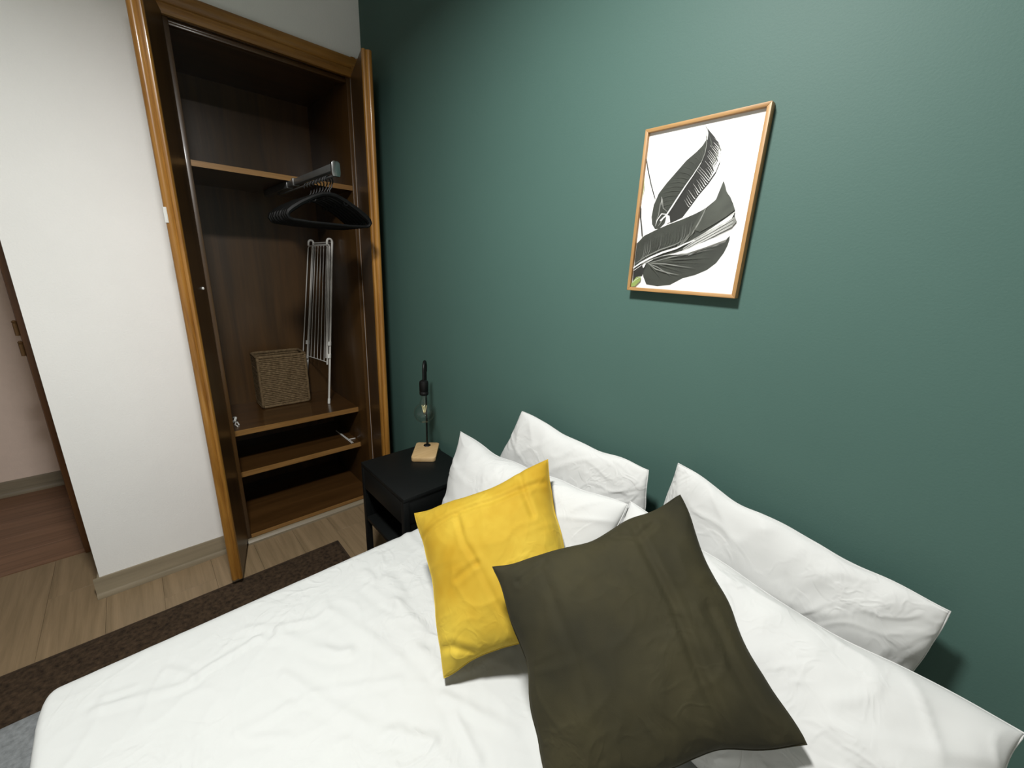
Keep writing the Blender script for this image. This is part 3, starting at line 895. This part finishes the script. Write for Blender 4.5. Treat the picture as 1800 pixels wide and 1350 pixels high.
for i in range(14):
    t = i / 13
    e = (246 - 8 * t, 186 - 24 * t)
    r0 = along(ART['rib_b'], 0.45 + 0.35 * (1 - t))
    ink_stroke([r0, ((r0[0] + e[0]) / 2, (r0[1] + e[1]) / 2 + 5 * (1 - t)), e], 0.4, 1.2, rnd.choice([4, 4, 3]), rnd.uniform(0.8, 2.0))
ink_poly(ART['leaf_b_gap'], 3)
for i in range(9):
    o_ = (i - 4) * 2.0
    ink_stroke([(140, 104 + o_ * 0.6), (170, 122 + o_), (205, 141 + o_), (246, 164 + o_ * 1.3)], 0.4, 0.6, 4 if i % 3 else 2, 1.7)
ink_stroke(ART['rib_b'][:7], 3.2, 2.2, 4, 7.0)
ink_stroke([(10, 68), (40, 88), (80, 106), (118, 118), (140, 130)], 0.5, 0.4, 3, 5)
ink_stroke([(30, 70), (60, 82), (92, 92), (130, 100)], 1.5, 0.6, 3, 3)
# lowest lobe: fan of pale veins
for i, (ex, ez) in enumerate([(235, 112), (226, 92), (214, 78), (190, 62), (160, 52), (128, 40), (100, 28), (76, 24)]):
    ink_stroke([(50, 72), (50 + (ex - 50) * 0.35, 72 + (ez - 72) * 0.35 + 3), (50 + (ex - 50) * 0.9, 72 + (ez - 72) * 0.9)], 1.0, 0.2, [3, 1, 1, 3, 1, 3, 1, 1][i], [4, 6, 3, 5, 3, 4, 6, 3][i])
ink_stroke([(52, 72), (75, 58), (110, 50), (140, 46)], 1.0, 0.4, 3, 5)
ink_poly([(120, 96), (150, 97), (190, 110), (238, 128), (243, 138), (215, 133), (180, 120), (150, 106)], 4)
ink_stroke([(110, 92), (150, 92), (190, 106), (236, 122)], 0.5, 0.4, 2, 2)
ink_poly(ART['white_c'], 4)
ink_poly(ART['stem_green'], 5)
ink_stroke([(12, 20), (22, 30), (34, 36)], 0.6, 0.6, 4, 1.5)
ink_stroke(ART['stem1'], 2.6, 2.4, 2)
ink_stroke([(9.5, 280), (12, 255), (10.5, 232)], 0.6, 0.5, 5, 2.6)
ink_stroke(ART['stem2'], 3.0, 3.0, 2)
art.build('leaf_motif', INK, pr, label='printed dark leaves with white veins')
box('pane', fx0 + bw - 0.001, fx1 - bw + 0.001, -0.0178, -0.0170, fz0 + bw - 0.001, fz1 - bw + 0.001, M['pane'], pc)

# ================================================================== BED
bdx0, bdx1 = 1.150, 2.500
bd = thing('double_bed', ((bdx0 + bdx1) / 2, -1.0, 0), 'double bed with its head against the green wall', 'bed')
box('base', bdx0 + 0.01, bdx1 - 0.01, -1.96, -0.035, 0.10, 0.30, M['bed_base'], bd, bevel=0.01)
box('mattress', bdx0, bdx1, -1.97, -0.030, 0.301, 0.530, M['mattress'], bd, bevel=0.03, bseg=4)
for x in (bdx0 + 0.06, bdx1 - 0.06):
    for y in (-1.90, -0.10):
        MB().lathe([(0.0001, 0.0), (0.022, 0.0), (0.028, 0.10), (0.0001, 0.10)], x, y, 14).build('leg', M['black'], bd, smooth='auto')

CRE = [  # creases of the duvet: (points, height, width)
 ([(1.253,-1.108),(1.315,-1.065),(1.305,-1.013),(1.296,-.952),(1.292,-.917)], .006, .011),
 ([(1.266,-1.229),(1.28,-1.191),(1.308,-1.127),(1.324,-1.07)], .006, .012),
 ([(1.241,-.957),(1.263,-.921),(1.29,-.891),(1.33,-.81),(1.323,-.774)], .005, .012),
 ([(1.314,-.892),(1.397,-.842),(1.464,-.801),(1.479,-.774)], .007, .016),
 ([(1.65,-.886),(1.693,-.831),(1.709,-.782)], .005, .012),
 ([(1.714,-.858),(1.717,-.766)], .006, .014),
 ([(1.289,-.941),(1.331,-.901)], .004, .010),
 ([(1.3,-.651),(1.388,-.637),(1.426,-.616)], .006, .014),
 ([(1.2,-.562),(1.296,-.628)], .004, .012),
 ([(1.512,-.922),(1.52,-.954)], .004, .010),
 ([(1.244,-1.219),(1.255,-1.17)], .003, .010),
 ([(1.529,-1.008),(1.582,-.941)], .004, .010),
 ([(1.309,-.593),(1.441,-.604),(1.547,-.611)], .010, .022),
 ([(1.148,-.439),(1.264,-.445)], .005, .015),
 ([(1.448,-.642),(1.564,-.64),(1.671,-.63)], .008, .018),
 ([(1.674,-.644),(1.713,-.564),(1.73,-.465)], .006, .014),
 ([(1.44,-.911),(1.665,-.817),(1.785,-.727)], .006, .014),
 ([(1.724,-.659),(1.876,-.59)], .006, .014),
 ([(1.771,-.661),(1.873,-.678)], .006, .012),
 ([(1.802,-.466),(1.951,-.566)], .008, .020),
 ([(1.268,-.779),(1.571,-.691)], .005, .016),
 ([(1.51,-1.012),(1.531,-.864),(1.623,-.718)], .004, .012),
 ([(1.243,-.636),(1.485,-.612)], .007, .016)]


def cloth_over_bed(name, mat, y_head, y_foot, ztop, drop, overhang, wr, creases, seed, label, cat, nx_=190, ny_=180, foot_round=0.018, side=0.008):
    """a cloth lying on the mattress, hanging over both long sides"""
    r = 0.045
    x0, x1 = bdx0 - overhang, bdx1 + overhang
    L1 = drop
    L2 = r * math.pi / 2
    L3 = (x1 - x0) - 2 * r
    tot = 2 * (L1 + L2) + L3
    vs, fs = [], []
    ftot = abs(y_foot - y_head) + foot_round * math.pi / 2
    for i in range(nx_ + 1):
        # denser sampling over the top
        s_ = tot * i / nx_
        if s_ < L1:
            x, z, n = x0, ztop - r - (L1 - s_), Vector((-1, 0, 0))
        elif s_ < L1 + L2:
            t = (s_ - L1) / r
            x, z, n = x0 + r - r * math.cos(t), ztop - r + r * math.sin(t), Vector((-math.cos(t), 0, math.sin(t)))
        elif s_ < L1 + L2 + L3:
            x, z, n = x0 + r + (s_ - L1 - L2), ztop, Vector((0, 0, 1))
        elif s_ < L1 + 2 * L2 + L3:
            t = (s_ - L1 - L2 - L3) / r
            x, z, n = x1 - r + r * math.sin(t), ztop - r + r * math.cos(t), Vector((math.sin(t), 0, math.cos(t)))
        else:
            x, z, n = x1, ztop - r - (s_ - L1 - 2 * L2 - L3), Vector((1, 0, 0))
        for j in range(ny_ + 1):
            d = ftot * j / ny_
            yl = abs(y_foot - y_head)
            if d < yl:
                y, dz = y_head - d, 0.0
            else:
                t = (d - yl) / foot_round
                y, dz = y_foot - foot_round * math.sin(t), -foot_round * (1 - math.cos(t))
            y += 0.012 * N3(x * 3, seed, 0.3) * (d / ftot) + (0.022 * max(0, 1 - (x - x0) / 0.12) ** 2) * (d / ftot) ** 4
            h = 0
            if z > ztop - 0.09:
                edge_k = min(1, max(0.15, (x - x0) / 0.12))
                h += edge_k * wr * (0.9 * N3(x * 3.1, y * 2.6, seed) + 0.5 * N3(x * 7 + 3, y * 6, seed + 2))
                q = N3(x * 2.0, y * 2.0, seed + 5)
                h += edge_k * wr * 0.6 * ridged(x * 5 + 1.3 * N3(x * 4, y * 4, seed), y * 8 + q * 3, seed + 9, 6)
                h += edge_k * wr * 0.25 * ridged(x * 16 + y * 7, y * 13 - x * 6, seed + 11, 5)
                for pts, a, wdt in creases:
                    bx_ = [p[0] for p in pts]; by_ = [p[1] for p in pts]
                    if min(bx_) - 0.06 < x < max(bx_) + 0.06 and min(by_) - 0.06 < y < max(by_) + 0.06:
                        dd = min(seg_dist(x, y, pts[k_], pts[k_ + 1]) for k_ in range(len(pts) - 1))
                        g = dd / wdt
                        h += a * (0.55 + 0.6 * N3(x * 14, y * 14, seed + 31)) * (math.exp(-g * g * 1.4) - 0.35 * math.exp(-(g - 1.6) ** 2 * 1.5))
            else:
                h += side * N3(x * 2, y * 9, z * 1.5 + seed)
            p = Vector((x, y, z + dz)) + n * h
            vs.append((p.x, p.y, p.z))
    for i in range(nx_):
        for j in range(ny_):
            a = i * (ny_ + 1) + j
            fs.append((a, a + ny_ + 1, a + ny_ + 2, a + 1))
    o = MB().add(vs, fs).build(name, mat, None, smooth=True, origin=((bdx0 + bdx1) / 2, (y_head + y_foot) / 2, 0.53))
    md = o.modifiers.new('thickness', 'SOLIDIFY')
    md.thickness = 0.006
    md.offset = -1
    return tag(o, label, cat)


cloth_over_bed('grey_throw', M['grey'], -1.27, -1.985, 0.541, 0.22, 0.010, 0.0010, [], 4.2,
               'grey woven throw over the foot of the bed', 'blanket', 120, 60, side=0.002)
cloth_over_bed('white_duvet', M['sheet'], -0.045, -1.302, 0.566, 0.20, 0.026, 0.0045, CRE, 1.7,
               'white crumpled duvet cover spread over the bed', 'duvet', 300, 260)


# ------------------------------------------------------------------ pillows and cushions
def pillow(name, TL, TR, BR, BL, thick, mat, label, cat, seed, n=84, pinch=(0.03, 0.03), wr=0.004, creases=(), power=0.5,
           bend=0.0, ft=0.5, group=None, seam=0.0, seam_mat=None, toward=Vector((0.3, -1, 0.8)), ear=0.0, foldw=1.0, edge_wave=0.006, ex=2.6, sag=None):
    TL, TR, BR, BL = map(Vector, (TL, TR, BR, BL))
    ctr = (TL + TR + BR + BL) / 4
    U = ((TR - TL) + (BR - BL)).normalized()
    V = ((BL - TL) + (BR - TR)).normalized()
    Nn = V.cross(U).normalized()
    if Nn.dot(toward) < 0: Nn = -Nn
    lu = ((TR - TL).length + (BR - BL).length) / 2
    lv = ((BL - TL).length + (BR - TR).length) / 2

    def base(u, v):
        a, b = 2 * u - 1, 2 * v - 1
        P = TL * (1 - u) * (1 - v) + TR * u * (1 - v) + BR * u * v + BL * (1 - u) * v
        P = P - U * (math.copysign(abs(a) ** 2, a) * pinch[0] * (1 - b * b)) - V * (math.copysign(abs(b) ** 2, b) * pinch[1] * (1 - a * a))
        e = max(abs(a), abs(b))
        P = P + (U * N3(seed, v * 5, 1.0) * (abs(a) ** 6) + V * N3(u * 5, seed, 2.0) * (abs(b) ** 6)) * edge_wave * 2
        P = P + Nn * (N3(u * 4, v * 4, seed + 20) * edge_wave * 2.2 * e ** 5)
        P = P + Nn * bend * (1 - b * b)
        if sag: P = P + Vector(sag) * (1 - a * a) * max(0, -b) ** 2
        return P

    def prof(u, v):
        a, b = abs(2 * u - 1), abs(2 * v - 1)
        q = max(0.0, (1 - a ** ex) * (1 - b ** ex))
        return q ** power

    def wrinkle(u, v, sd):
        a, b = 2 * u - 1, 2 * v - 1
        h = 1.1 * N3(u * lu * 9, v * lv * 9, sd) + 0.55 * N3(u * lu * 19, v * lv * 19, sd + 3)
        # gathers running in from the edges and corners
        e = max(abs(a), abs(b))
        ang = math.atan2(b, a)
        h += foldw * 1.5 * (ridged(ang * 2.2, e * 0.7, sd + 6, 5) - 0.25) * e ** 2
        h += foldw * 0.8 * (ridged(u * lu * 11 + 1.2 * N3(u * 3, v * 3, sd), v * lv * 6 + u * 2, sd + 8, 7) - 0.1)
        return h * wr

    def crease(u, v):
        h = 0
        for pts, amp, wdt in creases:
            dd = min(seg_dist(u * lu, v * lv, (pts[k_][0] * lu, pts[k_][1] * lv), (pts[k_ + 1][0] * lu, pts[k_ + 1][1] * lv)) for k_ in range(len(pts) - 1))
            g = dd / wdt
            h += amp * (-math.exp(-g * g * 1.5) + 0.45 * math.exp(-(g - 1.7) ** 2 * 1.4))
        return h

    def remap(t):    # denser near the rims, where the surface turns
        return 0.5 - 0.5 * math.cos(math.pi * t) if True else t

    vs, fs = [], []
    idx = {}
    for side in (0, 1):
        for i in range(n + 1):
            for j in range(n + 1):
                rim = i in (0, n) or j in (0, n)
                if side == 1 and rim:
                    idx[1, i, j] = idx[0, i, j]
                    continue
                u = 0.55 * remap(i / n) + 0.45 * i / n
                v = 0.55 * remap(j / n) + 0.45 * j / n
                P = base(u, v)
                if not rim:
                    q = prof(u, v)
                    h = thick * q * (ft if side == 0 else 1 - ft)
                    k_ = min(1, q * 2.2)
                    if side == 0:
                        h += (wrinkle(u, v, seed) + crease(u, v)) * k_
                        P = P + Nn * h
                    else:
                        h += wrinkle(u, v, seed + 40) * 0.5 * k_
                        P = P - Nn * max(h, 0.0006)
                idx[side, i, j] = len(vs)
                vs.append((P.x, P.y, P.z))
    for side in (0, 1):
        for i in range(n):
            for j in range(n):
                q = (idx[side, i, j], idx[side, i + 1, j], idx[side, i + 1, j + 1], idx[side, i, j + 1])
                fs.append(q if side == 0 else q[::-1])
    low = min(vs, key=lambda p: p[2])
    o = MB().add(vs, fs).build(name, mat, None, smooth=True, origin=(ctr.x, ctr.y, low[2]))
    tag(o, label, cat, group)
    if seam:
        rim = [base(t / 40, 0) for t in range(40)] + [base(1, t / 40) for t in range(40)] + [base(1 - t / 40, 1) for t in range(40)] + [base(0, 1 - t / 40) for t in range(40)]
        MB().tube(rim, seam, 6, closed=True).build('seam', seam_mat or mat, o, smooth=True)
    return o


WP = dict(mat=M['pillow'], cat='pillow', group='white bed pillows', seam=0.0016)
pillow('pillow', (1.333, -.070, 1.006), (1.833, -.070, .988), (1.83, -.105, .60), (1.20, -.105, .60), .11,
       label='white pillow standing behind another white pillow, left of the bed head', seed=3.3, wr=.0042, pinch=(-.01, .012), ft=.50, **WP)
pillow('pillow', (1.095, -.165, .868), (1.838, -.165, .918), (1.85, -.350, .605), (1.185, -.320, .595), .13,
       label='white pillow leaning behind the yellow cushion', seed=8.1, wr=.0045, pinch=(.012, .022), ft=.62, **WP)
pillow('pillow', (1.905, -.065, 1.030), (2.412, -.065, .955), (2.385, -.100, .600), (1.86, -.100, .600), .105,
       label='white pillow standing against the green wall behind the right front pillow', seed=12.9, wr=.004, pinch=(.0, .010), ft=.5, **WP)
pillow('pillow', (1.835, -.150, .918), (2.520, -.135, .850), (2.505, -.40, .600), (1.86, -.40, .600), .13,
       label='large white pillow lying half under the olive cushion', seed=17.4, wr=.0062, foldw=1.3, pinch=(.015, .018), ft=.62, **WP)
pillow('yellow_cushion', (1.388, -.529, .809), (1.624, -.238, .987), (1.906, -.390, .722), (1.708, -.648, .594), .115, M['yellow'],
       'mustard yellow velvet cushion leaning on the white pillows', 'cushion', 21.5, wr=.0026, pinch=(.016, .018), ft=.72, seam=.0018, n=110,
       creases=[([(.04, .20), (.18, .17), (.35, .15), (.62, .17), (.96, .16)], .0045, .009), ([(.33, .17), (.36, .38), (.42, .52)], .0035, .008),
                ([(.78, .0), (.80, .18), (.84, .36)], .0045, .009), ([(.40, .52), (.25, .56)], .003, .008), ([(.42, .52), (.5, .8), (.55, .95)], .002, .008),
                ([(.0, .86), (.12, .88), (.25, .97)], .005, .010)])
pillow('olive_cushion', (1.764, -.560, .888), (1.984, -.210, 1.029), (2.299, -.368, .802), (2.035, -.660, .655), .12, M['olive'],
       'large olive green velvet cushion in front of the yellow one', 'cushion', 27.2, wr=.0026, pinch=(.016, .016), ft=.55, seam=.0018, n=110,
       creases=[([(.70, .0), (.71, .2), (.73, .45), (.72, .7), (.73, .98)], .0050, .010), ([(.88, .5), (.87, .72), (.9, .95)], .0040, .012),
                ([(.60, .06), (.70, .12), (.80, .08)], .0035, .008), ([(.22, .1), (.26, .5), (.25, .9)], .002, .010), ([(.1, .12), (.25, .06)], .003, .008)])
